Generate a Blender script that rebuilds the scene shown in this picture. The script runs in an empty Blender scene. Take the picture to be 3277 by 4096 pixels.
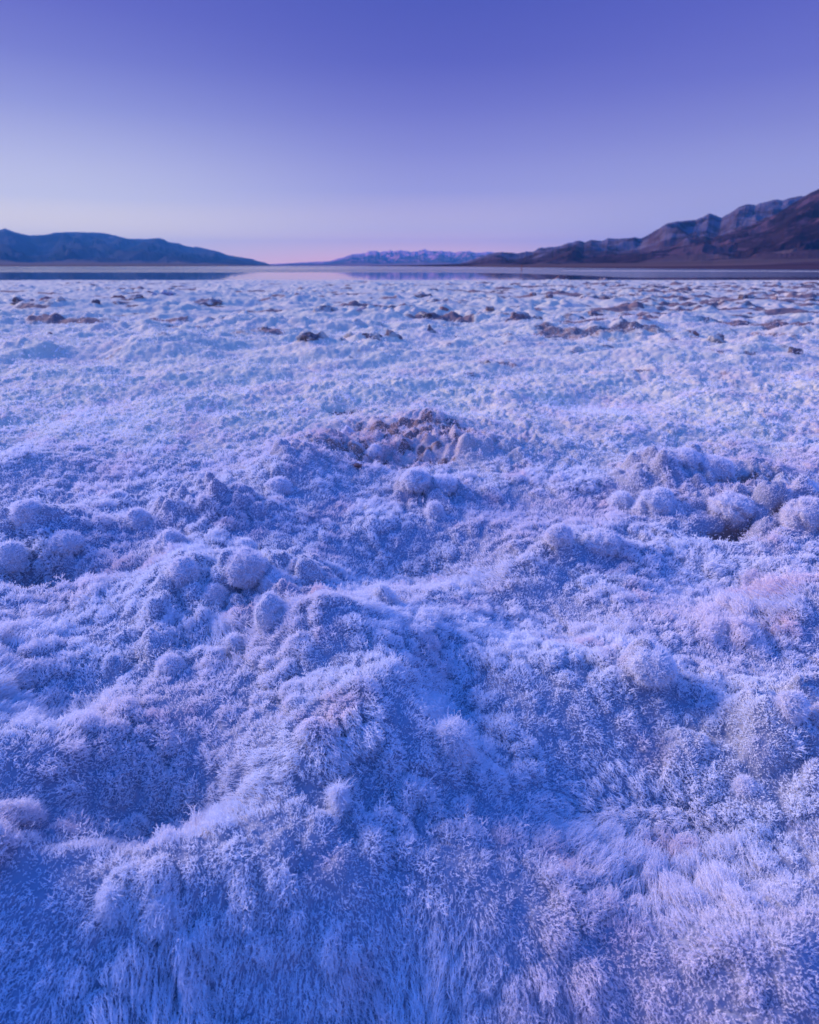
import bpy, math, numpy as np
from mathutils import Vector
R = math.radians
sc = bpy.context.scene
COL = sc.collection
rng = np.random.default_rng(7)

# ------------------------------------------------------------------ camera model
CAM_H, LENS = 0.75, 20.0
FPX = 4096*LENS/36.0
HOR = 1063.0
PITCH = math.atan((2048-HOR)/FPX)
def ground_pt(px, py, z=0.0):
    "photo pixel (3277x4096) to the point of the flat where it stands"
    u, v = (px-1638.5)/FPX, (2048-py)/FPX
    dy = math.cos(PITCH)+v*math.sin(PITCH); dz = -math.sin(PITCH)+v*math.cos(PITCH)
    t = (z-CAM_H)/dz
    return u*t, dy*t, t          # x, y, depth along the view axis (metres)
def az_el(px, py):
    u, v = (px-1638.5)/FPX, (2048-py)/FPX
    dy = math.cos(PITCH)+v*math.sin(PITCH); dz = -math.sin(PITCH)+v*math.cos(PITCH)
    return math.atan2(u, dy), math.atan2(dz, math.hypot(u, dy))

# ------------------------------------------------------------------ noise
def h2(ix, iy, s):
    n = (ix.astype(np.int64)*374761393 + iy.astype(np.int64)*668265263 + s*974634777) & 0xffffffff
    n = ((n ^ (n >> 13))*1274126177) & 0xffffffff
    n = ((n ^ (n >> 16))*2246822519) & 0xffffffff
    return ((n ^ (n >> 15)) & 0xffffff)/float(0x1000000)
def gn(x, y, s=0):
    x0, y0 = np.floor(x), np.floor(y); fx, fy = x-x0, y-y0
    ux, uy = fx*fx*fx*(fx*(fx*6-15)+10), fy*fy*fy*(fy*(fy*6-15)+10)
    def g(i, j):
        a = h2(x0+i, y0+j, s)*(2*math.pi)
        return np.cos(a)*(fx-i)+np.sin(a)*(fy-j)
    a = g(0,0)*(1-ux)+g(1,0)*ux; b = g(0,1)*(1-ux)+g(1,1)*ux
    return (a*(1-uy)+b*uy)*1.5
def fbm(x, y, s, o=4, g=.5):
    t = 0; a = 1
    for i in range(o):
        t = t+a*gn(x*2**i, y*2**i, s+i*17); a *= g
    return t
def ridged(x, y, s, o=5):
    t = 0; a = .5; w = 1
    for i in range(o):
        n = 1-np.abs(gn(x*2**i, y*2**i, s+i*13)); n = n*n
        t = t+a*n*w; w = np.clip(n*1.6, 0, 1); a *= .5
    return t
def caps(x, y, cell, s, rmin=.42, rmax=.85):
    "closely packed domes: height of the dome surface in units of the cell"
    x = x/cell; y = y/cell
    x0, y0 = np.floor(x), np.floor(y); out = np.zeros_like(x)
    for i in (-1,0,1):
        for j in (-1,0,1):
            cx, cy = x0+i, y0+j
            px = cx+h2(cx,cy,s); py = cy+h2(cx,cy,s+1)
            r = rmin+(rmax-rmin)*h2(cx,cy,s+2)**1.5
            d = ((x-px)**2+(y-py)**2)/(r*r)
            out = np.maximum(out, np.sqrt(np.clip(1-d,0,1))*r)
    return out
def sm(a, b, x):
    t = np.clip((x-a)/(b-a), 0, 1); return t*t*(3-2*t)

# ------------------------------------------------------------------ helpers
def tag(o, label=None, cat=None, group=None, kind=None):
    if label: o['label'] = label
    if cat: o['category'] = cat
    if group: o['group'] = group
    if kind: o['kind'] = kind
    return o
def link(name, data, mat, parent=None):
    o = bpy.data.objects.new(name, data); COL.objects.link(o)
    if mat: o.data.materials.append(mat)
    if parent: o.parent = parent
    return o
def mesh_np(name, co, faces, smooth=True):
    "co (N,3), faces (M,k)"
    me = bpy.data.meshes.new(name); k = faces.shape[1]; m = len(faces)
    me.vertices.add(len(co)); me.vertices.foreach_set('co', co.astype(np.float32).ravel())
    me.loops.add(m*k); me.loops.foreach_set('vertex_index', faces.astype(np.int32).ravel())
    me.polygons.add(m); me.polygons.foreach_set('loop_start', (np.arange(m)*k).astype(np.int32))
    me.polygons.foreach_set('use_smooth', np.full(m, smooth))
    me.update(calc_edges=True); me.validate(); return me
def grid_faces(nr, nc):
    i = np.arange(nr-1)[:,None]*nc+np.arange(nc-1)[None,:]
    return np.stack([i, i+1, i+nc+1, i+nc], -1).reshape(-1,4)
def attr(me, name, val):
    a = me.attributes.new(name, 'FLOAT', 'POINT'); a.data.foreach_set('value', val.astype(np.float32).ravel())
def curves_np(name, P, rad, mat, tint, parent=None):
    "P (n,k,3) strand points, rad (n,k) radii, tint (n,)"
    n, k = P.shape[:2]
    hc = bpy.data.hair_curves.new(name); hc.add_curves([k]*n)
    hc.attributes['position'].data.foreach_set('vector', P.astype(np.float32).ravel())
    a = hc.attributes.get('radius') or hc.attributes.new('radius','FLOAT','POINT')
    a.data.foreach_set('value', rad.astype(np.float32).ravel())
    t = hc.attributes.new('tint','FLOAT','CURVE'); t.data.foreach_set('value', tint.astype(np.float32))
    return link(name, hc, mat, parent)

# ------------------------------------------------------------------ materials
def new_mat(name):
    m = bpy.data.materials.new(name); m.use_nodes = True
    nt = m.node_tree; nt.nodes.clear(); return m, nt
class N:
    def __init__(s, nt): s.nt = nt
    def __call__(s, typ, ins=None, **kw):
        n = s.nt.nodes.new(typ)
        for k, v in kw.items(): setattr(n, k, v)
        for k, v in (ins or {}).items():
            if isinstance(v, bpy.types.NodeSocket): s.nt.links.new(v, n.inputs[k])
            else: n.inputs[k].default_value = v
        return n
    def math(s, op, a, b=None, clamp=False):
        n = s('ShaderNodeMath', operation=op, use_clamp=clamp)
        for i, v in enumerate((a,b)):
            if v is None: continue
            if isinstance(v, bpy.types.NodeSocket): s.nt.links.new(v, n.inputs[i])
            else: n.inputs[i].default_value = v
        return n.outputs[0]
    def mix(s, f, a, b):
        n = s('ShaderNodeMix', data_type='RGBA')
        for sock, v in ((n.inputs[0],f),(n.inputs[6],a),(n.inputs[7],b)):
            if isinstance(v, bpy.types.NodeSocket): s.nt.links.new(v, sock)
            else: sock.default_value = v if sock is n.inputs[0] else (*v,1)[:4]
        return n.outputs[2]
    def smooth(s, v, a, b):
        n = s('ShaderNodeMapRange', {0:v,1:a,2:b}, interpolation_type='SMOOTHSTEP'); return n.outputs[0]

SALT = (.86,.875,.93); SALT_PINK = (.87,.75,.79); MUD = (.19,.135,.135); RUST = (.30,.12,.075)

def mat_hair():
    m, nt = new_mat('salt_hair'); n = N(nt)
    t = n('ShaderNodeAttribute', attribute_name='tint').outputs['Fac']
    c = n.mix(t, SALT, SALT_PINK); c = n.mix(n.math('MULTIPLY',n.math('SUBTRACT',t,1.),.8,True), c, (.40,.30,.35))
    d = n('ShaderNodeBsdfDiffuse', {'Color':c}); tr = n('ShaderNodeBsdfTranslucent', {'Color':c})
    mx = n('ShaderNodeMixShader', {0:.31, 1:d.outputs[0], 2:tr.outputs[0]})
    nt.links.new(mx.outputs[0], n('ShaderNodeOutputMaterial').inputs[0]); return m
def mat_ground(name='salt_crust', far=((.64,.575,.43),(.62,.50,.44))):
    m, nt = new_mat(name); n = N(nt)
    pos = n('ShaderNodeNewGeometry').outputs['Position']
    sepy = n('ShaderNodeAttribute', attribute_name='depth').outputs['Fac']
    salt = n('ShaderNodeAttribute', attribute_name='salt').outputs['Fac']
    tint = n('ShaderNodeAttribute', attribute_name='tint').outputs['Fac']
    f1 = n('ShaderNodeTexNoise', {'Vector':pos,'Scale':38.,'Detail':5.,'Roughness':.65}).outputs[0]
    f2 = n('ShaderNodeTexNoise', {'Vector':pos,'Scale':4.,'Detail':5.,'Roughness':.6}).outputs[0]
    mudc = n.mix(n.smooth(f2,.4,.65), MUD, (.27,.17,.155))
    white = n.mix(n.math('MULTIPLY', n.smooth(sepy,3.2,1.6), .85), n.mix(tint, *far), (.20,.225,.34))  # near crust tinted dark blue: shade of the gaps put into its colour
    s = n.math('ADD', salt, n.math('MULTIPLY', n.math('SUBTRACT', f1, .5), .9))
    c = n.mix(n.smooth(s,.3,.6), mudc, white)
    b = n('ShaderNodeBump', {'Height':f1,'Strength':.5,'Distance':.012})
    p = n('ShaderNodeBsdfPrincipled', {'Base Color':c,'Roughness':.9,'Normal':b.outputs[0]})
    p.inputs['Specular IOR Level'].default_value = .2
    nt.links.new(p.outputs[0], n('ShaderNodeOutputMaterial').inputs[0]); return m
def mat_clod(name, col, dust):
    m, nt = new_mat(name); n = N(nt)
    pos = n('ShaderNodeNewGeometry').outputs['Position']
    f1 = n('ShaderNodeTexNoise', {'Vector':pos,'Scale':22.,'Detail':6.,'Roughness':.65}).outputs[0]
    f2 = n('ShaderNodeTexNoise', {'Vector':pos,'Scale':7.,'Detail':5.,'Roughness':.6}).outputs[0]
    c = n.mix(n.smooth(f1,.35,.65), tuple(v*.6 for v in col), tuple(min(1,v*1.4) for v in col))
    c = n.mix(n.smooth(f2,dust,dust+.14), c, (.60,.54,.44))
    b = n('ShaderNodeBump', {'Height':f1,'Strength':.8,'Distance':.03})
    p = n('ShaderNodeBsdfPrincipled', {'Base Color':c,'Roughness':.92,'Normal':b.outputs[0]})
    p.inputs['Specular IOR Level'].default_value = .2
    nt.links.new(p.outputs[0], n('ShaderNodeOutputMaterial').inputs[0]); return m
def mat_water():
    m, nt = new_mat('lake_water'); n = N(nt)
    pos = n('ShaderNodeNewGeometry').outputs['Position']
    sx = n('ShaderNodeSeparateXYZ', {0:pos})
    mp = n('ShaderNodeMapping', {'Vector':pos,'Scale':(.004,.02,1)})
    nz = n('ShaderNodeTexNoise', {'Vector':mp.outputs[0],'Scale':1.,'Detail':3.}).outputs[0]
    y = n.math('ADD', sx.outputs[1], n.math('MULTIPLY', n.math('SUBTRACT', nz, .5), 16.))
    side = n.smooth(n.math('DIVIDE', sx.outputs[0], sx.outputs[1]), .05, .4)      # a breeze reaches nearer on this side
    y0 = n.math('ADD', y, n.math('MULTIPLY', side, 36.))
    band = n.math('MULTIPLY', n.smooth(y0,77.,86.), n.math('SUBTRACT', 1., n.smooth(y,145.,175.)))
    rough = n.math('ADD', n.math('MULTIPLY', band, .14), n.math('ADD', .035, n.math('MULTIPLY', n.smooth(y,150.,200.), .10)))
    wv = n('ShaderNodeTexNoise', {'Vector':n('ShaderNodeMapping', {'Vector':pos,'Scale':(.8,3.,1)}).outputs[0],'Scale':1.,'Detail':3.}).outputs[0]
    b = n('ShaderNodeBump', {'Height':wv,'Strength':.008,'Distance':.02})
    p = n('ShaderNodeBsdfPrincipled', {'Base Color':(.018,.022,.05,1),'Roughness':rough,'IOR':1.33,'Normal':b.outputs[0]})
    nt.links.new(p.outputs[0], n('ShaderNodeOutputMaterial').inputs[0]); return m
def mat_rock(name, dark, light, pale, scale, thr, fan):
    m, nt = new_mat(name); n = N(nt)
    pos = n('ShaderNodeNewGeometry').outputs['Position']
    mp = n('ShaderNodeMapping', {'Vector':pos,'Scale':(1,1,2.2)}).outputs[0]
    f1 = n('ShaderNodeTexNoise', {'Vector':mp,'Scale':scale,'Detail':8.,'Roughness':.62}).outputs[0]
    f2 = n('ShaderNodeTexNoise', {'Vector':mp,'Scale':scale*2.6,'Detail':7.,'Roughness':.65,'Distortion':.6}).outputs[0]
    c = n.mix(n.smooth(f1,.38,.62), dark, light)
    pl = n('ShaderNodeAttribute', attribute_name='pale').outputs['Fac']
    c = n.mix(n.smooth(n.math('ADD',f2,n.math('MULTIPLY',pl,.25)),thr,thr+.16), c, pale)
    fa = n('ShaderNodeAttribute', attribute_name='fan').outputs['Fac']
    st = n('ShaderNodeTexNoise', {'Vector':n('ShaderNodeMapping', {'Vector':pos,'Scale':(.0012,.006,.02)}).outputs[0],'Scale':1.,'Detail':5.}).outputs[0]
    c = n.mix(fa, c, n.mix(n.smooth(st,.35,.65), fan, tuple(v*1.5 for v in fan)))
    p = n('ShaderNodeBsdfPrincipled', {'Base Color':c,'Roughness':1.})
    p.inputs['Specular IOR Level'].default_value = 0.
    nt.links.new(p.outputs[0], n('ShaderNodeOutputMaterial').inputs[0]); return m
M_HAIR, M_GROUND, M_WATER = mat_hair(), mat_ground(), mat_water()
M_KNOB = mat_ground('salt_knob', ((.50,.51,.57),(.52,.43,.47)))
M_CLOD = {'dark': mat_clod('dark_mud', (.18,.14,.15), .46), 'brown': mat_clod('brown_mud', (.29,.20,.19), .46),
          'red': mat_clod('rusty_mud', (.38,.19,.16), .51), 'pale': mat_clod('salted_mud', (.42,.33,.36), .42)}

# ------------------------------------------------------------------ lists read off the photograph (3277x4096 pixels)
# relief of the crust: px, py, radius across, radius away, height (metres)
K = 3277/1725
REL = [(560,1240,.10,.10,.03),(700,1370,.11,.10,.065),(820,1500,.09,.09,.05),(930,1600,.08,.06,.045),(620,1600,.12,.10,.045),
 (330,1690,.13,.08,-.07),(80,1480,.12,.08,-.03),(100,1620,.1,.06,.03),(200,1835,.24,.07,.035),(520,1835,.24,.07,.035),
 (300,2150,.34,.10,-.05),(1200,2160,.3,.06,-.06),(830,1990,.10,.14,-.04),(700,1960,.07,.06,.03),(960,1830,.07,.08,.02),(1350,1660,.2,.12,-.075),(1640,1560,.1,.08,.05),(1380,1440,.08,.05,.025),
 (1620,2020,.12,.07,.05),(1500,1850,.14,.06,-.02),(880,1170,.18,.12,-.075),(1100,1290,.15,.12,-.05),(960,1480,.06,.14,-.045),(450,1090,.14,.12,.06),(400,1230,.10,.08,.045),
 (600,1010,.16,.15,.07),(800,970,.22,.10,-.05),(645,950,.10,.17,.06),(860,905,.42,.14,.06),(990,955,.14,.10,.05),(740,915,.08,.05,-.05),
 (1380,1030,.12,.12,.085),(1480,1000,.2,.12,.05),(1690,1100,.15,.15,.07),(1640,1020,.14,.07,-.13),(1540,1125,.09,.04,-.07),(1450,1230,.25,.12,-.02),(1700,1280,.10,.10,.05),
 (1290,855,.34,.28,-.05),(110,1120,.15,.10,.05),(105,1205,.09,.045,-.12),(1250,1160,.12,.06,.03),(60,755,.28,.35,.10),(350,745,.5,.45,.13),
 (700,760,.35,.3,.05),(800,740,.35,.3,.05),(60,985,.16,.2,.06),(380,860,.25,.2,.04),(1200,700,.5,.4,.06),(1450,760,.5,.4,.08),(1620,750,.4,.3,.08),(1300,690,.3,.5,.1),(350,630,.9,1.2,.12)]
# mud clods: px, py of the foot, width, height (pixels), kind, shape seed, lean, label
CLODS = [
(111,1229,110,34,'dark','long dark brown clod, leftmost of the low ridge at the left'),
(214,1217,100,32,'red','rust topped clod joined to the end of the leftmost dark ridge'),
(281,1201,40,18,'pale','small pale lilac clod just beyond the rust topped ridge'),
(480,1208,64,30,'red','blocky rust red clod with a flat top, left half of the flat'),
(488,1228,64,26,'dark','dark clod in front of the blocky rust red one'),
(546,1214,52,24,'brown','pinkish brown clod to the right of the blocky rust red one'),
(524,1184,88,17,'dark','thin dark ridge of mud behind the blocky rust red clod'),
(604,1188,38,19,'brown','small brown clod between thin dark ridge and pale cone'),
(660,1204,112,36,'pale','pale grey cone shaped mound beside small brown clod at left'),
(829,1223,132,34,'brown','broad brown peak with trailing right end, left of centre'),
(388,1232,36,30,'dark','small dark clod before the gap left of the rust red block'),
(255,1233,40,20,'pale','low grey lump just in front of the leftmost ridge'),
(1066,1325,38,26,'dark','lone dark brown clod on smooth white salt left of centre'),
(201,1348,22,12,'red','tiny rusty chip alone on the left white crust'),
(1298,1264,104,48,'brown','pinkish brown clod with a dark steep left side, centre left'),
(1530,1264,86,42,'red','rounded reddish hump with a low tail to its left'),
(1452,1266,70,26,'pale','low mauve tail of crust left of the reddish hump'),
(1613,1250,42,22,'red','small dark red clod right of the rounded reddish hump'),
(1645,1233,32,16,'brown','small brown chip just behind the small dark red clod'),
(1778,1256,42,24,'red','small rusty knob at the middle of the flat'),
(1918,1262,74,24,'red','row of low rusty mud right of the middle'),
(1958,1262,32,26,'brown','brown knob ending the row of low rusty mud'),
(1705,1277,64,20,'dark','flat dark clod in front of the small rusty knob'),
(1805,1304,120,22,'brown','long flat brown slab right of the tall dark peak'),
(1723,1347,76,66,'dark','tall pointed dark clod standing highest at the centre'),
(2074,1302,106,54,'brown','biggest brown boulder of mud, right of the centre'),
(2142,1302,46,28,'dark','dark clod touching the right side of the biggest brown boulder'),
(2052,1243,34,22,'brown','round brown knob behind the biggest brown boulder'),
(2120,1262,22,20,'red','little red chip behind the biggest brown boulder'),
(1258,1417,116,50,'dark','sharp edged dark slab tilted at the left of the near ridge'),
(1352,1404,82,42,'brown','pinkish brown slab leaning on the sharp edged dark one'),
(1420,1374,76,28,'dark','dark low clod starting the dark line above centre'),
(1500,1382,88,44,'dark','very dark hollow sided clod in the middle of dark line'),
(1572,1375,66,40,'dark','dark grey clod ending the dark line above centre'),
(1401,1457,24,22,'dark','small dark stub in white knobs below the tilted slab'),
(1943,1477,58,24,'red','low reddish clod alone on white crust right of centre'),
(1470,1205,54,22,'brown','brown clod near the lake, left of the middle'),
(1259,1200,36,16,'dark','small dark clod far off left of the middle'),
(1688,1194,72,26,'brown','arched brown clod far off at the middle'),
(1727,1174,44,20,'brown','small brown clod behind the far arched one'),
(1306,1152,62,13,'dark','far low dark streak of mud near the lake edge'),
(1391,1148,26,12,'red','far tiny reddish chip near the lake edge'),
(1985,1174,76,24,'dark','dark rough clod in the far right centre'),
(2133,1194,30,22,'red','far red knob right of the dark rough clod'),
(2222,1127,46,30,'red','peaked leaning rock breaking the skyline of the shore'),
(2413,1127,48,20,'brown','blocky brown rock at the shore right of the peaked one'),
(2618,1156,96,15,'dark','long flat dark streak of rock near the right shore'),
(2354,1150,46,20,'pale','small grey lump below the blocky shore rock'),
(2098,1125,80,12,'dark','low dark ledge at the shore left of the peaked rock'),
(2335,1203,52,20,'brown','twin topped brown clod, right of centre, far'),
(2434,1208,52,22,'dark','dark clod right of the twin topped brown one'),
(2194,1202,40,20,'brown','brown clod left of the twin topped brown one'),
(2975,1209,70,34,'dark','dark grey rough clod at the far right'),
(3078,1209,76,32,'brown','brown grey clod rightward of the dark grey rough one'),
(3010,1240,96,28,'dark','wide low dark clod in front of two far right ones'),
(3250,1211,66,24,'dark','dark clod cut by the right edge of the view'),
(3104,1150,42,26,'brown','small brown peak by the right shore'),
(3160,1148,80,28,'brown','arched brown ledge by the right shore'),
(3245,1141,74,15,'red','low rusty ledge by the shore at the right edge'),
(2564,1317,58,32,'red','smooth red brown rock beside the pale pointed mound'),
(2467,1324,84,54,'pale','pale pink pointed mound, right half of the flat'),
(2365,1264,62,28,'brown','brown clod behind the pale pink pointed mound'),
(2763,1352,58,34,'red','rusty tipped clod on top of the right white heap'),
(2700,1388,50,36,'pale','mauve lump at the left foot of right white heap'),
(2856,1394,60,38,'dark','dark clod at the right foot of right white heap'),
(2207,1367,66,16,'dark','flat dark crack edged slab right of centre'),
(2303,1409,54,28,'pale','greyish knob in white crust right of the flat dark slab'),
(3168,1445,66,44,'dark','dark grey clod in the near crust at the far right'),
(3194,1331,50,20,'red','low reddish clod near the right edge of the view'),
(2617,1206,30,22,'pale','far pale pink knob right of the dark far clods'),
(2997,1260,24,12,'red','tiny red chip under the wide low dark clod'),
(2772,1266,22,12,'dark','tiny dark chip alone on the far right white crust'),
(3110,1870,46,22,'red','rusty patch of mud showing among right hand white knobs'),
(1610,1845,42,24,'red','rust red lump at the foot of the crater knobs'),
(1428,1902,40,14,'red','thin rust red chip left of the crater foot'),
(1655,1940,22,34,'red','upright rusty chip behind the white knob cluster'),
]
# fuzzy salt knobs: px, py of the foot, width, height (pixels), pinkness, label
KNOBS = [
(760,2440,130,150,.35,'rounded pink white knob, left one of the fluffy pair'),
(870,2480,120,150,.45,'rounded fluffy knob, right one of the pair with a hollow between'),
(1000,2440,190,170,.5,'broad pinkish knob right of the fluffy pair'),
(1120,2450,150,130,.4,'fluffy knob adjoining the broad pinkish one'),
(1100,2640,150,240,.3,'tall upright smooth knob standing alone above the slope'),
(945,2640,100,150,.3,'narrow knob over the small dark hole'),
(1530,2500,140,150,.1,'tufted white knob right of the tall upright one'),
(985,2245,110,110,.1,'brain like folded ball in blue hollow'),
(1810,3090,170,230,.15,'fluffy white ball bristling upward on the near slope'),
(2590,2800,210,150,.25,'wide hairy lump across the right hollow'),
(3110,3020,120,150,.45,'rounded pinkish knob left of the smooth edge cushion'),
(3265,3020,150,130,.6,'smooth pink cushion cut by the right edge'),
(2765,3570,80,100,.5,'small pinkish ball in the blue tufts at right'),
(2405,2240,180,110,.45,'combed pinkish lump with a long right slope'),
(2240,1965,90,90,.4,'single pinkish ball alone above the centre right'),
(1735,2085,80,130,.3,'pale ball under the white knob cluster'),
(1660,2010,140,100,.3,'left lobe of the white knob cluster below crater'),
(1770,1995,130,80,.3,'right lobe of the white knob cluster below crater'),
(2910,2110,190,130,.5,'overhanging pink lump above a brown gap'),
(2620,2090,200,190,.3,'big fluffy boulder of salt on right ridge'),
(2480,2040,110,110,.25,'small knob left of the big fluffy boulder'),
(2720,1975,150,120,.4,'round cap behind the big fluffy boulder'),
(2840,1985,170,110,.45,'long rounded lump in front of the right brown hollow'),
(3200,2200,210,210,.6,'massive pink crust lump at right edge'),
(30,3560,110,170,.4,'smooth lilac lump cut by left edge'),
(140,2190,130,150,.3,'hooded hump over the black gap at left'),
(270,2230,160,110,.35,'drooping lobe over the right end of black gap'),
(50,2290,140,170,.15,'white lump left of the black gap'),
(690,2720,110,110,.4,'round knob low on left slope below fluffy pair'),
(560,2150,120,150,.35,'large knob on the left middle heap'),
(690,2260,150,170,.35,'crumbly coral like mound on left middle heap'),
(1120,2030,120,110,.35,'knobbly ball at the right end of left ridge'),
(2230,2240,120,100,.5,'rounded lump left of the combed pinkish one'),
(3000,3120,90,110,.4,'small ball below the rounded pinkish knob'),
(1360,3330,60,190,.1,'slender pointed white tuft'),
(660,3720,90,130,.05,'bright white tuft on the near left ledge'),
(480,3700,100,150,.1,'ragged white tuft left of bright ledge tuft'),
(1390,1760,60,60,.45,'small pointed knob on the crater rim'),
(1500,1830,80,60,.4,'white cone inside the crater'),
]

# ------------------------------------------------------------------ the crust
rel = [(-.95,.22,.22,.40,.34),(0,-.62,1.6,.20,.36)]     # unseen ridges added beside and behind the tripod to shade the foreground
for (px,py,rx,ry,hh) in REL:
    x,y,_ = ground_pt(px*K,py*K); rel.append((x,y,rx,ry,hh*(.9 if py>1750 else 1.3 if py>1020 else 1.1)))
clod_pts = []
for (px,py,w,hh,kind,lab) in CLODS:
    x,y,d = ground_pt(px,py); clod_pts.append((x,y,w*d/FPX,hh*d/FPX))
    if y > 3: rel.append((x,y,w*d/FPX*.8,w*d/FPX*1.0,hh*d/FPX*.22))
def macro(x, y):
    h = .030*gn(x/.7,y/.7,3)+.020*gn(x/.23+5,y/.23,4)
    h = h+.05*sm(4,9,y)*fbm(x/1.4,y/1.1,11,3)
    h = h+.045*sm(2.2,4.,y)*(1-sm(12,18,y))*(gn((x+.5*y)/1.1,(y-.35*x)/.42,15)+.5*gn((x+.5*y)/.6,(y-.35*x)/.24,16))
    for (cx,cy,rx,ry,a) in rel:
        R_ = 3.2*max(rx,ry)
        m = (np.abs(x-cx)<R_)&(np.abs(y-cy)<R_)
        if m.any():
            q = ((x[m]-cx)/rx)**2+((y[m]-cy)/ry)**2
            h[m] += a*np.exp(-.7*q)
    h = h*(1-sm(31,36,y))
    return h-.16*sm(34.5,38.5,y+1.2*gn(x/6,y/6,77))
CRATER = ground_pt(815*K,935*K)[:2]
GAPS = [(ground_pt(px*K,py*K)[:2],rx,ry) for (px,py,rx,ry) in [(105,1203,.085,.028),(1640,1018,.13,.05),(1590,1005,.06,.04),(1535,1112,.05,.012),(1650,1108,.05,.015),(497,1388,.022,.03),(300,1190,.03,.02),(725,868,.08,.05),(900,968,.10,.03),(560,1170,.05,.02)]]
KNP = [(ground_pt(px*K,py*K)[:2],rx,ry,a) for (px,py,rx,ry,a) in [(450,1080,.25,.15,1),(480,1270,.22,.12,1),(700,1250,.15,.1,.8),(840,930,.45,.25,.65),(600,1000,.2,.15,.8),
 (890,1040,.2,.1,.9),(1450,1020,.3,.2,1),(1650,1080,.3,.2,1),(1210,1160,.16,.07,.9),(1100,950,.35,.2,.7),(740,740,.7,.5,.9),(60,1130,.2,.12,.9),(1600,1560,.2,.1,.8),(1380,1440,.12,.06,.7),
 (350,745,.7,.4,.7),(60,755,.4,.3,.7),(1500,800,.9,.6,.5),(400,1380,.15,.08,.6)]]
def knobby(x, y):
    "how strongly the crust breaks up into round knobs"
    t = .42*fbm(x/.42,y/.42,31,3)
    for (c,rx,ry,a) in KNP: t = t+a*np.exp(-(((x-c[0])/rx)**2+((y-c[1])/ry)**2))
    return sm(.12,.85,t)
SMO = [(ground_pt(px*K,py*K)[:2],rx,ry,a) for (px,py,rx,ry,a) in [(900,1180,.20,.13,.8),(1050,1300,.16,.12,.7),(1290,855,.4,.3,.8),(1480,1240,.24,.10,.8),(1350,1680,.2,.12,.55),(840,1960,.07,.14,.6),
 (960,1500,.07,.14,.6),(250,880,.6,.45,.6),(150,1480,.15,.07,.5),(1080,1080,.2,.12,.5),(800,2040,.5,.10,.6),(60,1500,.15,.08,.5)]]
def smoothness(x, y):
    "hollows where the crystals lie combed instead of puffing up"
    t = np.zeros_like(x)
    for (c,rx,ry,a) in SMO: t = np.maximum(t, a*np.exp(-(((x-c[0])/rx)**2+((y-c[1])/ry)**2)**1.5))
    return t
def puffs(x, y, wx, wy):
    a = .32+.6*sm(-.3,.5,gn(x/.17,y/.17,53)+.3*gn(x/.06,y/.06,54)); f = (1-.75*sm(2.9,5.5,y))*(1-.75*smoothness(x,y))
    return f*a*(caps(wx+.3,wy,.036,51,.36,.66)*.036*1.05+caps(x+.01*gn(x/.02,y/.02,56),y,.021,52,.36,.66)*.021*.75)
def knob1(x, y, wx, wy, kn):
    wx = x+.45*(wx-x); wy = y+.45*(wy-y)
    return (caps(wx,wy,.085,41,.22,.52)*.085*1.25+caps(wx+.7,wy+.3,.052,43,.25,.5)*.052*.9)*(.06+.94*kn)*(1-.65*sm(1.7,3.6,y))
def height(x, y):
    h = macro(x, y)
    wx = x+.02*gn(x/.06,y/.06,21); wy = y+.02*gn(x/.06+9,y/.06,22)
    kn = knobby(x,y)
    near = 1-sm(2.5,6,y)
    flat = 1-sm(29,35,y)
    h = h+knob1(x,y,wx,wy,kn)
    h = h+puffs(x,y,wx,wy)
    big = sm(3.5,8,y)*flat
    kb = sm(-.2,.5,fbm(x/2.2,y/1.5,33,3))
    h = h+big*(caps(wx*1.0+.1*gn(x/.5,y/.5,5),wy,.30,71)*.30*.22*(.05+kb**2)+caps(wx,wy,.13,72)*.13*.30*(.25+.75*kb)+.035*gn(x/.19,y/.12,75)*(.4+kb)+caps(x+.1,wy,.07,76)*.07*.16)
    mid = sm(1.8,3.5,y)*(1-sm(9,14,y))
    h = h-.05*near*sum(np.exp(-((x-g_[0])/(rx*1.1))**2-((y-g_[1])/(ry*1.3))**2) for (g_,rx,ry) in GAPS)
    vx = x+.4*(wx-x); vy = y+.4*(wy-y)
    h = h+mid*(caps(vx,vy+.2,.11,73)*.11*.30*(.08+.92*kn)+caps(vx,vy+.4,.055,74)*.055*.28)
    return h
def build_rows():
    ys=[-3,-2.2,-1.6,-1.2,-.9,-.75,-.62,-.5]
    while ys[-1] < 40:
        y=ys[-1]; ys.append(y+(.02 if y<-.2 else .005 if y<.2 else min(max(.0026,.0046*y),.12)))
    return np.array(ys+[42,46,60,200])
ROWS = build_rows()
us = np.concatenate([np.linspace(-5,-1.2,150)[:-1], np.linspace(-1.2,1.2,1130), np.linspace(1.2,5,150)[1:]])
X = us[None,:]*(np.maximum(ROWS,-.2)[:,None]+.6); Y = np.repeat(ROWS[:,None], len(us), 1)
MAC = macro(X.ravel(), Y.ravel()).reshape(X.shape); Z = height(X.ravel(), Y.ravel()).reshape(X.shape)
salt_noise = fbm(X.ravel()/.35,Y.ravel()/.35,91,4).reshape(X.shape)
far_noise = fbm(X.ravel()/1.6,Y.ravel()/1.0,95,4).reshape(X.shape)
yy = Y
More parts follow.
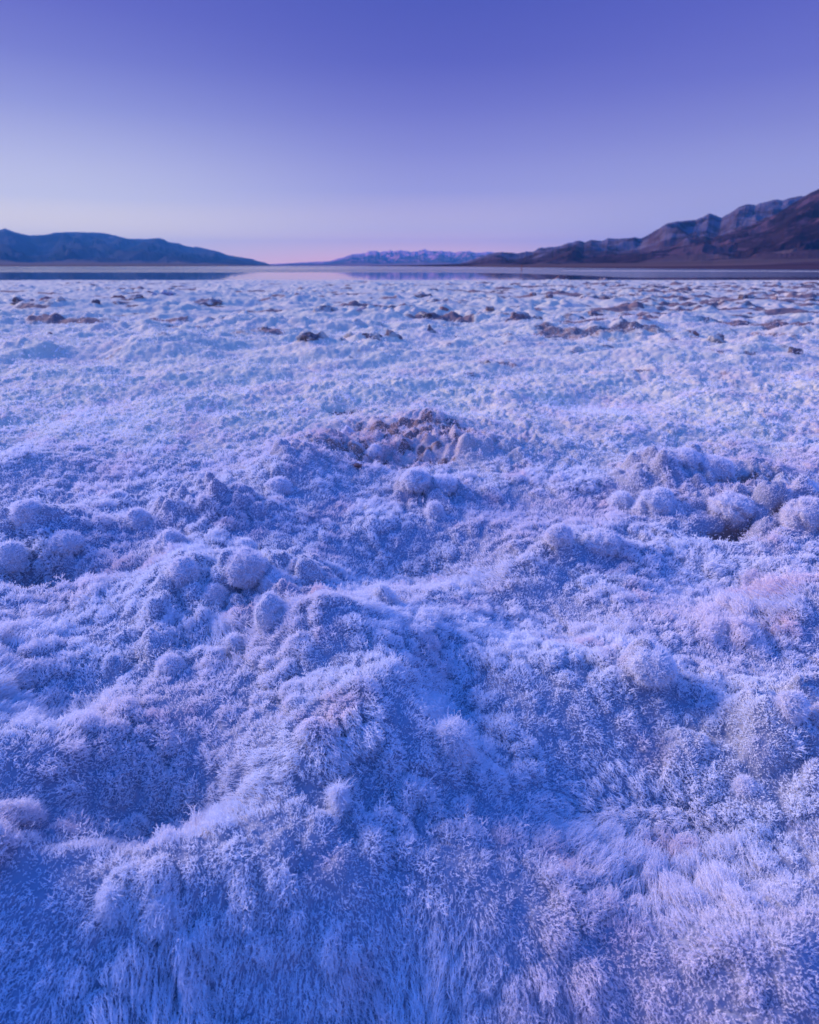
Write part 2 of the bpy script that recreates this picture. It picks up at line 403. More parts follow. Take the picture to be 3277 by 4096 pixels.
def dirt(x, y, crater=1.):
    "where mud shows through the salt: patches, more of them to the right and far out"
    shp = x.shape; x = x.ravel(); y = y.ravel()
    f = sm(.15,.75, fbm(x/1.3,y/.8,95,4)+.35*sm(-2,6,x)*sm(5,9,y))*sm(4,8,y)*(1-sm(26,32,y))
    c = np.exp(-(((x-CRATER[0]-.05)/.46)**2+((y-CRATER[1])/.27)**2)*1.2)*.95*crater
    g = sm(.45,1., fbm(x/.3,y/.3,93,4)+.2*sm(.3,1.5,x))*.6*sm(3,4.5,y)
    c = c*sm(-.35,.35,gn(x/.06,y/.06,192)+.5*gn(x/.16,y/.16,193))
    q = np.zeros_like(x)
    for (g_,rx,ry) in GAPS:
        m = (np.abs(x-g_[0])<rx*3)&(np.abs(y-g_[1])<ry*3)
        if m.any(): q[m] = np.maximum(q[m], 1.5*np.exp(-((x[m]-g_[0])/rx)**2-((y[m]-g_[1])/ry)**2)+.3*gn(x[m]/.02,y[m]/.02,194))
    gap = np.clip(q,0,1); q = np.zeros_like(x)
    for (cx,cy,w_,h_) in clod_pts:
        if cy < 3: continue
        m = (np.abs(x-cx)<w_*1.6)&(np.abs(y-cy)<w_*2.2)
        if m.any(): q[m] = np.maximum(q[m], np.exp(-((x[m]-cx)/(w_*.75))**2-((y[m]-cy)/(w_*1.0))**2))
    q = q*sm(-.5,.5,fbm(x/.16,y/.16,191,3))*.62
    return np.clip(np.maximum(np.maximum(np.maximum(np.maximum(f*.8,c),g),q),gap),0,1).reshape(shp)
def pink(x, y):
    right = sm(.1,1.0,x/(y+.4))
    p = np.clip(.1+.5*fbm(x/.5,y/.5,97,3)+.3*right,0,1)
    st = sm(.35,.95,fbm(x/.16,y/.16,197,4)+.35*fbm(x/.6,y/.6,199,2)+.22*right)
    cr = np.exp(-(((x-CRATER[0])/.46)**2+((y-CRATER[1])/.30)**2))
    return np.clip(p+.6*st*(1-sm(4,8,y))+1.7*cr*(.7+.5*gn(x/.07,y/.07,198)),0,1.8)
D = dirt(X, Y)
co = np.stack([X,Y,Z],-1).reshape(-1,3)
me = mesh_np('salt_flat', co, grid_faces(len(ROWS),len(us)))
cap_small = caps(X.ravel(),Y.ravel(),.05,87).reshape(X.shape)
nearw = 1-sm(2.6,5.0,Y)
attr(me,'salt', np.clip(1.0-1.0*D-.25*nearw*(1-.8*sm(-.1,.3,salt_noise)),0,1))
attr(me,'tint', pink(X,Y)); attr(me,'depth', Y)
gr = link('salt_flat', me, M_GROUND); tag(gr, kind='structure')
def slopes(F):
    "x and y derivatives of a field stored on the grid (columns fan out with distance)"
    fu = np.gradient(F, us, axis=1); fr = np.gradient(F, ROWS, axis=0)
    s = (np.maximum(ROWS,-.2)+.6)[:,None]; ds = (ROWS > -.2)[:,None]*1.0
    fx = fu/s
    return fx, fr-fx*us[None,:]*ds
ZX, ZY = slopes(Z)
MX, MY = slopes(MAC)
PUF = puffs(X.ravel(),Y.ravel(),X.ravel()+.02*gn(X.ravel()/.06,Y.ravel()/.06,21),Y.ravel()+.02*gn(X.ravel()/.06+9,Y.ravel()/.06,22)).reshape(X.shape)/.020
_x, _y = X.ravel(), Y.ravel(); KNB = sm(.006,.026,knob1(_x,_y,_x+.02*gn(_x/.06,_y/.06,21),_y+.02*gn(_x/.06+9,_y/.06,22),knobby(_x,_y))).reshape(X.shape)
def lookup(x, y, *F):
    r_ = np.clip(np.interp(y, ROWS, np.arange(len(ROWS))),0,len(ROWS)-1.001)
    c_ = np.clip(np.interp(x/(np.maximum(y,-.2)+.6), us, np.arange(len(us))),0,len(us)-1.001)
    i = r_.astype(int); j = c_.astype(int); a = r_-i; b = c_-j
    return [(f[i,j]*(1-b)+f[i,j+1]*b)*(1-a)+(f[i+1,j]*(1-b)+f[i+1,j+1]*b)*a for f in F]

def ground_height(x, y):
    return height(np.atleast_1d(np.asarray(x,float)), np.atleast_1d(np.asarray(y,float)))

# ------------------------------------------------------------------ hair salt
def cluster(x, y):
    "plumes: the nearest plume centre, its distance, the plume spacing and its vigour"
    sel = np.clip((y+.25*gn(x/.2,y/.2,139)-.9)/.9,0,3).astype(int)
    cell = np.array([.026,.030,.037,.05])[sel]
    bx = np.zeros_like(x); by = np.zeros_like(x); bd = np.full(len(x),9.); ch = np.zeros_like(x)
    wx = x+.006*gn(x/.03,y/.03,135); wy = y+.006*gn(x/.03,y/.03,136)
    i0 = np.floor(wx/cell); j0 = np.floor(wy/cell)
    for i in (-1,0,1):
        for j in (-1,0,1):
            ci, cj = i0+i, j0+j
            qx = (ci+h2(ci,cj,131))*cell; qy = (cj+h2(ci,cj,132))*cell
            dd = (qx-wx)**2+(qy-wy)**2; m = dd<bd
            bd[m]=dd[m]; bx[m]=qx[m]; by[m]=qy[m]; ch[m]=h2(ci,cj,133)[m]
    big = sm(-.35,.45,gn(bx/.075,by/.075,137)+.35*gn(bx/.033,by/.033,138))
    return bx, by, np.sqrt(bd), cell, np.clip(ch*.6+.05+(.1+.55*big)*(.4+.6*ch),0,1.25)*(.45+.55*big)
def strands(x, y, seed, k):
    r = np.random.default_rng(seed); n = len(x)
    z, nx, ny, mx, my, kb, pf = lookup(x, y, Z, -ZX, -ZY, -MX, -MY, KNB, PUF); pf = sm(.1,.8,pf)
    nx = np.clip(nx,-2.2,2.2); ny = np.clip(ny,-2.2,2.2)
    il = 1/np.sqrt(nx*nx+ny*ny+1); nrm = np.stack([nx*il,ny*il,il],-1)
    a = 2.6*gn(x/.30,y/.30,121)
    comb = np.clip(sm(-.25,.5,gn(x/.24,y/.24,125)-.2*sm(1.5,3,y)-.15)+.8*smoothness(x,y),0,1)
    fl = np.stack([mx*1.8+.4*np.cos(a), my*1.8+.4*np.sin(a)-.55*sm(.62,.45,y), np.zeros(n)],-1)*((.2+1.05*comb)*(1-.7*kb))[:,None]
    bx, by, bd, cell, ch = cluster(x, y)
    core = np.exp(-(bd/(.42*cell))**2)
    L = (.006+.006*r.random(n)+.006*comb)*(1+.35*comb*(1-kb))*(1-.5*kb)*(1-.6*sm(1.4,3.4,y))*(1+.35*gn(x/.09,y/.09,127))
    L = L*(.8+.5*core*ch)*(.75+.35*pf)
    up = np.array([0,0,1.0])
    out = np.stack([x-bx,y-by,np.zeros(n)],-1)/cell[:,None]
    d = nrm*.6+up*.4+fl+out*(.9*(1-.6*comb))[:,None]+r.normal(0,.24,(n,3))
    d /= np.linalg.norm(d,axis=1)[:,None]
    root = np.stack([x,y,z-.001],-1)
    isp = (core > .35)&(r.random(n) < (.2+.3*comb)*(1-.85*kb))                       # hairs that make up the feathery plumes
    hf = r.random(n)**.8; Hp = cell*(.2+.85*ch)*(1-.25*sm(2,5,y))
    ax = nrm*.55+up*.45+fl*.55; ax /= np.linalg.norm(ax,axis=1)[:,None]
    cen = np.stack([bx,by,z-.002],-1); off = np.stack([x-bx,y-by,np.zeros(n)],-1)
    rp = cen+off*(1.05-.75*hf)[:,None]+ax*(hf*Hp)[:,None]
    dp = off/cell[:,None]*2.2+ax*(.35+.6*hf)[:,None]+r.normal(0,.3,(n,3)); dp /= np.linalg.norm(dp,axis=1)[:,None]
    root = np.where(isp[:,None], rp, root); d = np.where(isp[:,None], dp, d)
    L = np.where(isp, (.0045+.0045*r.random(n))*(.8+.6*ch)*(cell/.026)**.5, L)
    tip = root+d*L[:,None]
    # tips gather into points
    tc_ = np.stack([bx,by,z],-1)+(nrm*.5+up*.5+fl)*(L*(.9+.6*ch))[:,None]
    w = (.45*comb*(~isp)*np.clip(1.1-.6*r.random(n),0,1))[:,None]
    tip = tip*(1-w)+tc_*w
    t = np.linspace(0,1,k)[None,:,None]
    mid = root+np.where(isp[:,None], d, nrm)*(L*.45)[:,None]
    P = root[:,None]*(1-t)**2+2*mid[:,None]*t*(1-t)+tip[:,None]*t*t
    curl = r.normal(0,1,(n,k,3))*(L*.07)[:,None,None]; curl[:,0]=0
    P = P+curl
    dist = np.sqrt(x*x+y*y+CAM_H**2)
    rad = (  .00036*(.6+.8*r.random(n))*np.maximum(1,dist/.85))[:,None]*(1-.55*np.linspace(0,1,k)**2)[None,:]
    return P, rad, pink(x,y)
def sample_zone(y0, y1, dens, pw, seed):
    r = np.random.default_rng(seed)
    ys = np.linspace(y0,y1,600); w = 2.2*(ys+.42)*dens*np.where(ys>1,ys**-pw,1.0)
    c = np.concatenate([[0],np.cumsum((w[1:]+w[:-1])/2*np.diff(ys))]); n = int(c[-1]*2.6)
    y = np.interp(r.random(n)*c[-1], c, ys); x = (r.random(n)*2-1)*1.1*(y+.42)
    sx_, sy_ = lookup(x, y, ZX, ZY)
    m = r.random(n) < np.minimum(np.sqrt(1+sx_**2+sy_**2),2.6)/2.6      # as many on steep faces as on flat ones
    x, y = x[m], y[m]; n = len(x)
    bx,by,bd,cell,ch = cluster(x,y); core = np.exp(-(bd/(.42*cell))**2)
    kb, pf = lookup(x, y, KNB, PUF); pf = sm(.05,.75,pf)
    keep = r.random(n) < (.22+.78*np.maximum(np.maximum(pf,.9*kb),.9*smoothness(x,y)))*(.45+.55*core*(.35+.65*ch))*1.15
    keep &= r.random(n) > .92*dirt(x,y,.45)
    hole = sm(.45,.85,gn(x/.04,y/.04,141)+.4*gn(x/.2,y/.2,142))
    keep &= r.random(n) > .35*hole
    return x[keep], y[keep]
DEN = 37e4
for (y0,y1,k,seed) in ((-.08,1.3,6,1),(1.3,3.2,5,2),(3.2,9.0,4,3)):
    x,y = sample_zone(y0,y1,DEN,1.75,seed)
    P,rad,ti = strands(x,y,seed+50,k)
    o = curves_np('hair_salt', P, rad, M_HAIR, ti)
    lab = {1:'fine hairy salt crystals matted over the ground nearest the viewer',2:'fluffy combed salt crystals over the middle ground',3:'short frosty salt fuzz over the farther crust before the dark clods'}[seed]
    tag(o, lab, 'salt crystals', None, 'stuff')
    print('hair', y0, len(x))

# ------------------------------------------------------------------ icosphere data
import bmesh
def ico(sub):
    bm = bmesh.new(); bmesh.ops.create_icosphere(bm, subdivisions=sub, radius=1)
    v = np.array([p.co[:] for p in bm.verts]); f = np.array([[q.index for q in p.verts] for p in bm.faces]); bm.free(); return v, f
ICO5, ICO4 = ico(5), ico(4)
def n3(v, s, seed): 
    return (gn(v[:,0]*s+v[:,2]*s*.63+seed, v[:,1]*s-v[:,2]*s*.51, seed)+gn(v[:,1]*s+v[:,0]*s*.37, v[:,2]*s+v[:,0]*s*.29+seed, seed+9))*.6

# ------------------------------------------------------------------ mud clods
for idx,((px,py,w,hh,kind,lab),(x,y,W,H)) in enumerate(zip(CLODS,clod_pts)):
    r = np.random.default_rng(900+idx)
    v, f = ICO5
    rad = np.full(len(v),1.25)
    for _ in range(16):
        nn = r.normal(0,1,3); nn[2]*=.8; nn/=np.linalg.norm(nn)
        dt = v@nn; rad = np.where(dt>.05, np.minimum(rad, r.uniform(.72,1.02)/np.maximum(dt,.05)), rad)
    rad = rad*(1+.20*n3(v,1.6,idx+3)+.16*n3(v,4.,idx+5)+.11*np.abs(n3(v,9.,idx+7))+.06*n3(v,19.,idx+8))
    p = v*rad[:,None]
    if W/max(H,1e-6) > 2.2:                     # long clods are lumpy ridges
        p[:,2] *= .72+.5*gn(p[:,0]*1.7+idx,p[:,0]*0+idx*.37,idx+40)
    lean = r.uniform(-.35,.35)
    if 'leaning' in lab: lean = .55
    if 'pointed' in lab or 'cone' in lab or 'peak' in lab:
        t = np.clip(p[:,2],0,1.3); p[:,0] *= 1-.62*t; p[:,1] *= 1-.55*t; p[:,2]*=1.15
    p[:,0] += lean*np.maximum(p[:,2],0)*.6
    ext = np.abs(p[:,0]).max(); top = p[:,2].max()
    p[:,0] *= W*.62/ext; p[:,1] *= min(W*.42,H*2.2)/np.abs(p[:,1]).max(); p[:,2] *= H*.74/top
    p[:,2] = np.maximum(p[:,2],-H*.6)
    a = r.uniform(-.25,.25); ca,sa = math.cos(a),math.sin(a)
    p = np.stack([p[:,0]*ca-p[:,1]*sa, p[:,0]*sa+p[:,1]*ca, p[:,2]],-1)
    o = link('mud_clod', mesh_np('mud_clod', p, f, True), M_CLOD[kind])
    o.location = (x, y, float(ground_height(x,y)[0])-H*.24)
    tag(o, lab, 'mud clod', 'mud clods scattered over the salt')

# ------------------------------------------------------------------ fuzzy knobs
for idx,(px,py,w,hh,pk,lab) in enumerate(KNOBS):
    r = np.random.default_rng(300+idx)
    x,y,d = ground_pt(px,py-hh*.25); W = w*d/FPX*.88; H = hh*d/FPX*.72
    v, f = ICO5
    bump = .10*n3(v,1.5,idx+1)+.07*n3(v,3.2,idx+2)
    q = v*2.5; cap = np.maximum(caps(q[:,0]+q[:,2]*.4+idx*3,q[:,1]-q[:,2]*.3,1.,idx+11), caps(q[:,2]+idx*5,q[:,0]-q[:,1]*.4,1.,idx+12))
    rad = .72+bump+.36*cap
    p = v*rad[:,None]
    if 'pointed' in lab or 'cone' in lab or 'tuft' in lab:
        t = np.clip(p[:,2],0,1.2); p[:,:2] *= (1-.6*t)[:,None]; p[:,2]*=1.2
    p[:,0] *= W*.5; p[:,1] *= W*.5*r.uniform(.8,1.05); p[:,2] *= H*.62
    gz = float(ground_height(x,y)[0])
    me = mesh_np('salt_knob', p, f); 
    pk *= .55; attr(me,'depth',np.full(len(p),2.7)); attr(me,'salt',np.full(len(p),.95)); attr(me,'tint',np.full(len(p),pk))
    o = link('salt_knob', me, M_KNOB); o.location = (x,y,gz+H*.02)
    tag(o, lab, 'salt knob', 'fuzzy salt knobs on the crust')
    # fuzz: short hair standing out all over
    area = 4*math.pi*(W*.5)**1.2*(H*.6)**.8
    n = int(min(14000, max(2500, area*22e4*max(.25,min(1,(.8/d))**1.2))))
    fi = r.integers(0,len(f),n); bc = r.dirichlet((1,1,1),n)
    root = (p[f[fi]]*bc[:,:,None]).sum(1)
    e1 = p[f[fi,1]]-p[f[fi,0]]; e2 = p[f[fi,2]]-p[f[fi,0]]; nn = np.cross(e1,e2); nn/=np.linalg.norm(nn,axis=1)[:,None]+1e-12
    L = (.0035+.004*r.random(n))*np.minimum(max(1,d)**.3,1.5)*(1+.9*(r.random(n)>.9))*(.6+.9*np.clip(.5+n3(root/max(W,1e-3),4.,idx+21),0,1.3))
    if 'tuft' in lab or 'bristling' in lab or 'ragged' in lab: L *= 1.9
    dd = nn+np.array([0,0,.35])+r.normal(0,.35,(n,3)); dd/=np.linalg.norm(dd,axis=1)[:,None]
    k = 4; t = np.linspace(0,1,k)[None,:,None]
    P = root[:,None]+dd[:,None]*t*L[:,None,None]+np.array([0,0,-.15])*(t*t)*L[:,None,None]
    cu = r.normal(0,1,(n,k,3))*(L*.08)[:,None,None]; cu[:,0]=0; P = P+cu
    rr = (.0003*(.7+.6*r.random(n))*max(1,d/.85))[:,None]*(1-.5*np.linspace(0,1,k)**2)[None,:]
    curves_np('fuzz', P, rr, M_HAIR, np.clip(pk+.1*r.normal(0,1,n),0,1), o)

# ------------------------------------------------------------------ the lake
wv = np.array([(-12000,30,-.05),(9000,30,-.05),(9000,17000,-.05),(-12000,17000,-.05)],float)
o = link('lake_water', mesh_np('lake_water', wv, np.array([[0,1,2,3]])), M_WATER); tag(o, kind='structure')

# ------------------------------------------------------------------ mountains
def interp_px(pts):
    a = np.array([az_el(*p) for p in pts]); o = np.argsort(a[:,0]); return a[o,0], a[o,1]
def mountains(name, pts, dist, shore_px, mat, seed, rug, fanw, nz, nt=150, na=700, az_pad=0.0, back=.25):
    azs, els = interp_px(pts)
    az = np.linspace(azs[0],azs[-1],na)
    el = np.interp(az,azs,els)
    el = el+rug*.0012*fbm(az*90,az*0+seed,seed+5,4)*np.clip(el/.01,0,1)
    sa = np.array([az_el(*p) for p in shore_px]); ds = np.interp(az, sa[:,0], (CAM_H+.05)/np.tan(np.maximum(-sa[:,1],1e-5)))
    ds = np.minimum(ds, dist*.8)
    t = np.concatenate([np.linspace(0,1,nt)**1.5, 1+np.linspace(0,back,25)[1:]])
    A,T = np.meshgrid(az,t,indexing='ij')
    DS = ds[:,None]; Rr = DS+(dist-DS)*np.minimum(T,1)+dist*np.maximum(T-1,0)
    crest = np.tan(el)[:,None]*dist+CAM_H
    Xm = Rr*np.sin(A); Ym = Rr*np.cos(A)
    tt = np.minimum(T,1)
    fan = fanw*np.ones_like(tt)
    body = sm(0,1,np.clip((tt-fan)/(1-fan),0,1))**1.0
    base = .055*np.clip(tt/fan,0,1)**1.6
    prof = base*(1-body)+body
    # spurs and gullies running down from the crest
    u = A*dist/nz+.5*fbm(Xm.ravel()/nz*.8,Ym.ravel()/nz*.8,seed+2,3).reshape(A.shape)
    rd = ridged(u.ravel(), (T*2.2).ravel()+seed, seed+3, 5).reshape(A.shape)-.45
    rd2 = ridged((Xm/nz*1.1).ravel(),(Ym/nz*1.1).ravel(), seed+8, 5).reshape(A.shape)-.45
    amp = np.sin(np.pi*np.clip((tt-fan*.8)/(1-fan*.8),0,1))**.8
    Zm = crest*(prof+amp*(.32*rd+.24*rd2))
    # nothing in front may rise over the skyline
    lim = (np.tan(el)[:,None]*.97)*Rr+CAM_H
    Zm = np.where(T<.995, np.minimum(Zm, np.maximum(lim,-.03)), Zm)
    bk = np.maximum(T-1,0)/back
    Zm = Zm*(1-bk)**1.2
    Zm = Zm-.08+.0*T
    Zm[:,0] = -.12
    me = mesh_np(name, np.stack([Xm,Ym,Zm],-1).reshape(-1,3), grid_faces(len(az),len(t))[:,::-1])
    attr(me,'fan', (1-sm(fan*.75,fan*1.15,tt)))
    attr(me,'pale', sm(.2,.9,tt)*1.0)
    o = link(name, me, mat); tag(o, kind='structure'); return o

LEFT = [(-3400,1062),(-3000,1040),(-2600,990),(-2300,960),(-2000,930),(-1700,915),(-1450,880),(-1200,900),(-980,870),(-800,895),(-600,880),(-420,905),(-300,925),(-150,905),(0,920),(21,913),(57,928),(119,942),(190,938),(214,931),(266,928),(309,928),(395,930),(433,935),(513,955),(580,956),(632,952),(654,956),(675,968),(713,973),(742,983),(775,989),(784,986),(820,994),(878,1007),(910,1020),(977,1031),(1009,1036),(1030,1044),(1056,1049),(1087,1060),(1120,1062.4)]
CENTRE = [(1000,1061),(1087,1056),(1165,1052),(1243,1048),(1322,1044),(1363,1031),(1421,1015),(1463,1013),(1473,1006),(1499,1003),(1520,1007),(1546,1005),(1562,1001),(1572,1006),(1598,1001),(1635,1006),(1670,1005),(1697,996),(1719,1004),(1773,1005),(1822,1008),(1877,1005),(1901,1011),(1926,1010),(1956,1006),(1990,1012),(2060,1018),(2160,1030)]
RBACK = [(1700,1062),(1837,1054),(1872,1046),(1906,1032),(1956,1016),(1990,1009),(2015,1008),(2059,1013),(2094,1009),(2133,1005),(2158,993),(2202,988),(2241,984),(2271,972),(2320,963),(2340,967),(2369,959),(2409,964),(2434,953),(2476,955),(2502,953),(2542,949),(2565,954),(2593,939),(2629,918),(2669,893),(2725,883),(2786,879),(2837,855),(2868,862),(2888,870),(2913,857),(2954,829),(2985,817),(3025,819),(3061,807),(3096,799),(3132,801),(3163,791),(3198,784),(3224,784),(3260,778),(3330,760),(3700,720),(4000,740),(4400,690),(4900,720)]
RFRONT = [(1360,1065),(1600,1062),(1837,1056),(2000,1050),(2200,1036),(2400,1020),(2600,1005),(2750,975),(2880,942),(2980,908),(3050,880),(3110,852),(3170,815),(3215,788),(3244,771),(3277,753),(3330,735),(3420,712),(3560,690),(3800,640),(4050,650),(4300,600),(4700,620),(5200,560),(5900,640),(6800,700)]
M_LEFT = mat_rock('far_blue_rock', (.022,.028,.05), (.06,.056,.08), (.20,.15,.17), .0011, .78, (.12,.085,.08))
M_CEN = mat_rock('far_rock_sunglow', (.05,.06,.10), (.09,.08,.12), (.62,.25,.33), .0016, .54, (.16,.11,.14))  # pink of the last sun on the peaks painted into the rock colour
M_RB = mat_rock('ash_rock', (.040,.019,.028), (.08,.043,.06), (.12,.09,.125), .0042, .60, (.10,.06,.06))
M_RF = mat_rock('dark_rock', (.017,.008,.018), (.036,.018,.030), (.10,.05,.07), .006, .70, (.058,.034,.046))
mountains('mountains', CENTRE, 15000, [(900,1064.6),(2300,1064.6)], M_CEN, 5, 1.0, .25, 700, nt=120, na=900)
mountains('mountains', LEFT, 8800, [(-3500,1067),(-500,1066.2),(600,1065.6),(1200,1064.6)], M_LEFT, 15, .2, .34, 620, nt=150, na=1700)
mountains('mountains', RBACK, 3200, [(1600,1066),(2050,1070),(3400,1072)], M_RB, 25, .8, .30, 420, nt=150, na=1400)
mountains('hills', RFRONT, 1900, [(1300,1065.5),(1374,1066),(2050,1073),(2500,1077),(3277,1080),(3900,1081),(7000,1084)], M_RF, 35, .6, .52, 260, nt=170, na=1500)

# pale salt bars lying in the shallow far side of the lake
def salt_bar(pts, thick, seed):
    a = []
    for (px,py) in pts: a.append(ground_pt(px,py)[:2])
    a = np.array(a); s = np.linspace(0,1,160); q = np.linspace(0,1,len(a))
    cx = np.interp(s,q,a[:,0]); cy = np.interp(s,q,a[:,1])
    wd = thick*np.sin(np.pi*np.clip(s,.0,1))**.4*(1+.5*gn(s*9,s*0,seed))
    vv = []; t = np.linspace(-1,1,9)
    for i in range(160):
        for k in t: vv.append((cx[i], cy[i]+k*wd[i]*.5, -.07+.055*(1-k*k)+.01*h2(np.array([i]),np.array([int(k*9)]),seed)[0]))
    me = mesh_np('salt_bar', np.array(vv), grid_faces(160,9)); attr(me,'depth',np.full(len(vv),9.)); attr(me,'salt',np.full(len(vv),1.)); attr(me,'tint',np.full(len(vv),.3))
    tag(link('salt_bar', me, M_GROUND), kind='structure')
salt_bar([(2250,1082),(2700,1083),(3277,1084),(3900,1085)], 9, 3)

# marker post standing in the shallows
px_, py_, d_ = ground_pt(2086,1083)
def lathe(prof, seg=14):
    a = np.linspace(0,2*math.pi,seg,endpoint=False); vs = []
    for (r_,z_) in prof: vs += [(r_*math.cos(t),r_*math.sin(t),z_) for t in a]
    fs = [[i*seg+j, i*seg+(j+1)%seg, (i+1)*seg+(j+1)%seg, (i+1)*seg+j] for i in range(len(prof)-1) for j in range(seg)]
    return np.array(vs), np.array(fs)
def mat_post():
    m, nt = new_mat('rusty_paint'); n = N(nt)
    f1 = n('ShaderNodeTexNoise', {'Vector':n('ShaderNodeNewGeometry').outputs['Position'],'Scale':9.,'Detail':5.}).outputs[0]
    p = n('ShaderNodeBsdfPrincipled', {'Base Color':n.mix(n.smooth(f1,.4,.6),(.28,.07,.06),(.16,.06,.05)),'Roughness':.7})
    nt.links.new(p.outputs[0], n('ShaderNodeOutputMaterial').inputs[0]); return m
M_POST = mat_post()
hp = 22*d_/FPX
post = bpy.data.objects.new('marker_post', None); COL.objects.link(post); post.location = (px_,py_,-.06)
tag(post, 'thin rusty red marker post standing in the shallow lake', 'post')
v,f = lathe([(.001,-.15),(.075,-.15),(.075,hp*.55),(.065,hp*.56),(.06,hp*.9)]); link('shaft', mesh_np('shaft',v,f), M_POST, post)
v,f = lathe([(.06,hp*.9),(.1,hp*.9),(.1,hp*.96),(.05,hp),(.001,hp)]); link('cap', mesh_np('cap',v,f), M_POST, post)

# ------------------------------------------------------------------ air
def mat_haze():
    m, nt = new_mat('haze'); n = N(nt)
    v = n('ShaderNodeVolumePrincipled', {'Color':(.12,.5,1,1),'Density':HAZE,'Anisotropy':0.})
    nt.links.new(v.outputs[0], n('ShaderNodeOutputMaterial').inputs['Volume']); return m
HAZE = 7.5e-5
if HAZE > 0:
    x0,x1,y0,y1,z0,z1 = -12500,9500,-40,17500,-1.4,640
    bv = np.array([(x,y,z) for z in (z0,z1) for y in (y0,y1) for x in (x0,x1)],float)
    bf = np.array([[0,2,3,1],[4,5,7,6],[0,1,5,4],[2,6,7,3],[0,4,6,2],[1,3,7,5]])
    o = link('haze', mesh_np('haze', bv, bf, False), mat_haze())
    tag(o, 'thin blue evening air lying over the whole valley', 'haze', None, 'stuff')

# ------------------------------------------------------------------ sky and light
SUN_AZ, SUN_EL = -62., 14.           # degrees: azimuth from the view axis (left negative)
w = bpy.data.worlds.new('World'); sc.world = w; w.use_nodes = True
nt = w.node_tree; nt.nodes.clear(); n = N(nt)
def s2l(c): return tuple(((v/255)/12.92 if v/255<=.04045 else (((v/255)+.055)/1.055)**2.4) for v in c)
tc = n('ShaderNodeTexCoord').outputs['Generated']
sx = n('ShaderNodeSeparateXYZ', {0:tc}); ex,ey,ez = sx.outputs
azn = n.math('ARCTAN2', ex, ey)
eln = n.math('ARCSINE', ez)
e01 = n.math('MULTIPLY', eln, 2/math.pi, True)
J = np.array([.06,.165,.72])           # what the air itself sends back
def through(deg, c):
    T = math.exp(-7.5e-5*min(640/max(math.sin(R(deg)),1e-3), 17500))
    return tuple(float(v) for v in np.maximum((np.array(c)-(1-T)*J)/T, .01))
def ramp(stops, air=True):
    if air: stops = [(d_, through(d_,c_) if d_ < 40 else c_) for d_,c_ in stops]
    r_ = n('ShaderNodeValToRGB', {0:e01}); cr = r_.color_ramp; cr.interpolation = 'B_SPLINE' if False else 'EASE'
    cr.interpolation = 'LINEAR'
    while len(cr.elements) > 1: cr.elements.remove(cr.elements[-1])
    for i,(deg,c) in enumerate(stops):
        e = cr.elements[0] if i == 0 else cr.elements.new(deg/90)
        e.position = deg/90; e.color = (*c,1)
    return r_.outputs[0]
ZEN = (.065,.35,1.62)
L_ = ramp([(0,s2l((194,178,221))),(2.2,s2l((180,178,219))),(5,s2l((180,183,224))),(8,s2l((166,170,221))),(11,s2l((138,144,213))),(14,s2l((113,119,203))),(17,s2l((96,101,195))),(24,s2l((74,84,185))),(60,ZEN),(90,ZEN)])
C_ = ramp([(0,s2l((207,157,211))),(1.2,s2l((187,161,215))),(3,s2l((166,161,218))),(6,s2l((147,148,216))),(9,s2l((130,132,209))),(12,s2l((110,113,200))),(15,s2l((90,95,190))),(18.5,s2l((78,86,183))),(26,s2l((66,78,180))),(60,ZEN),(90,ZEN)])
R_ = ramp([(0,s2l((150,146,212))),(4,s2l((148,150,214))),(7,s2l((144,147,213))),(10,s2l((126,129,206))),(13,s2l((106,110,199))),(17,s2l((91,96,192))),(24,s2l((72,82,182))),(60,ZEN),(90,ZEN)])
B_ = ramp([(0,(.38,.33,.80)),(10,(.26,.27,.85)),(28,(.07,.22,1.05)),(45,ZEN),(90,ZEN)], False)
lc = n.mix(n.smooth(azn, R(-32), R(4)), L_, C_)
cr_ = n.mix(n.smooth(azn, R(2), R(32)), lc, R_)
back = n.smooth(n.math('ABSOLUTE', azn), R(50), R(120))
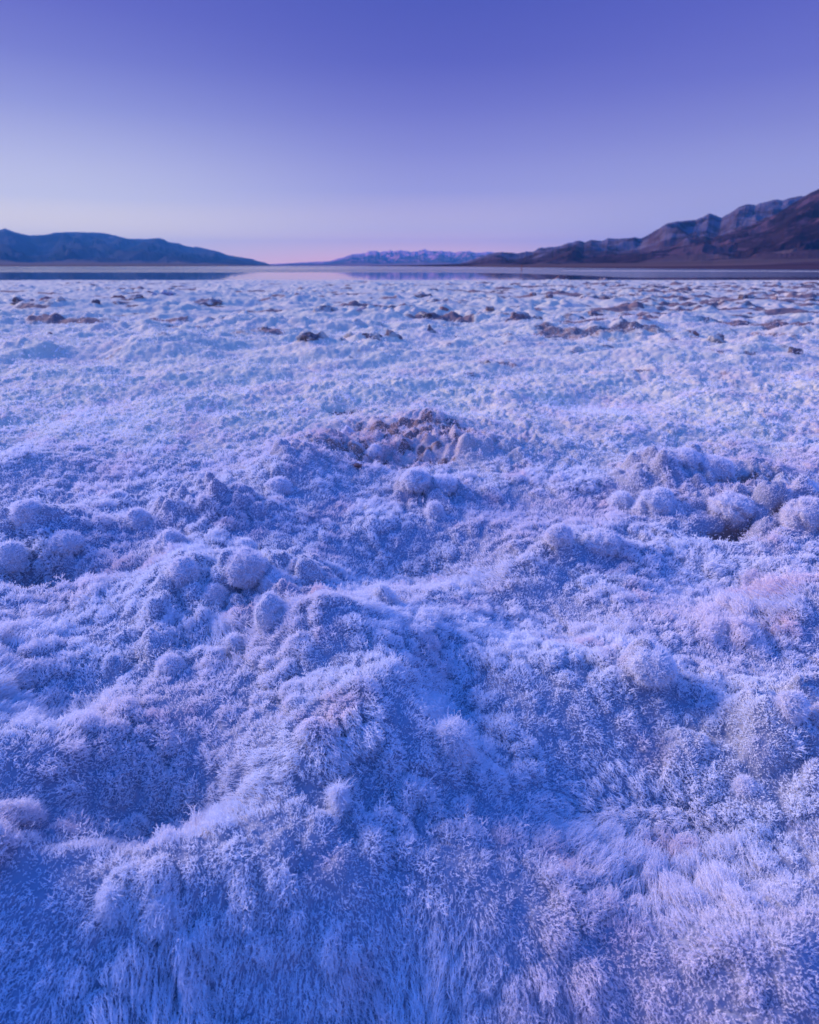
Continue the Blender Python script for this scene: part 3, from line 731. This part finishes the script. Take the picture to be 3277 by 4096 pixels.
skyc = n.mix(back, cr_, B_)
nish = n('ShaderNodeTexSky', sky_type='NISHITA', sun_disc=False, sun_elevation=R(SUN_EL), sun_rotation=R(SUN_AZ))
bg1 = n('ShaderNodeBackground', {'Color':skyc,'Strength':1.0})
bg2 = n('ShaderNodeBackground', {'Color':nish.outputs[0],'Strength':0.006})
add = n('ShaderNodeAddShader', {0:bg1.outputs[0],1:bg2.outputs[0]})
nt.links.new(add.outputs[0], n('ShaderNodeOutputWorld').inputs[0])

sl = bpy.data.lights.new('sun','SUN'); sl.energy = 4.7; sl.angle = R(24); sl.color = (1,.80,.78)
so = bpy.data.objects.new('sun', sl); COL.objects.link(so)
dv = Vector((math.sin(R(SUN_AZ))*math.cos(R(SUN_EL+8)), math.cos(R(SUN_AZ))*math.cos(R(SUN_EL+8)), math.sin(R(SUN_EL+8))))
so.rotation_euler = dv.to_track_quat('Z','Y').to_euler()

# ------------------------------------------------------------------ camera and render
cam = bpy.data.cameras.new('camera'); co_ = bpy.data.objects.new('camera', cam); COL.objects.link(co_)
cam.sensor_fit = 'VERTICAL'; cam.sensor_height = 36; cam.sensor_width = 28.8; cam.lens = LENS
cam.clip_start = .02; cam.clip_end = 60000
co_.location = (0,0,CAM_H); co_.rotation_euler = (math.pi/2-PITCH,0,0)
cam.dof.use_dof = True; cam.dof.focus_distance = 1.15; cam.dof.aperture_fstop = 5.0
sc.camera = co_
sc.view_settings.view_transform = 'Standard'; sc.view_settings.look = 'None'
sc.view_settings.exposure = 0; sc.view_settings.gamma = 1
cy = sc.cycles
cy.max_bounces = 8; cy.diffuse_bounces = 5; cy.glossy_bounces = 3; cy.transmission_bounces = 4; cy.volume_bounces = 0; cy.transparent_max_bounces = 4
cy.use_denoising = True; cy.denoiser = 'OPENIMAGEDENOISE'; cy.denoising_input_passes = 'RGB_ALBEDO_NORMAL'; cy.denoising_prefilter = 'ACCURATE'
sc.cycles_curves.shape = 'RIBBONS'; sc.cycles_curves.subdivisions = 2
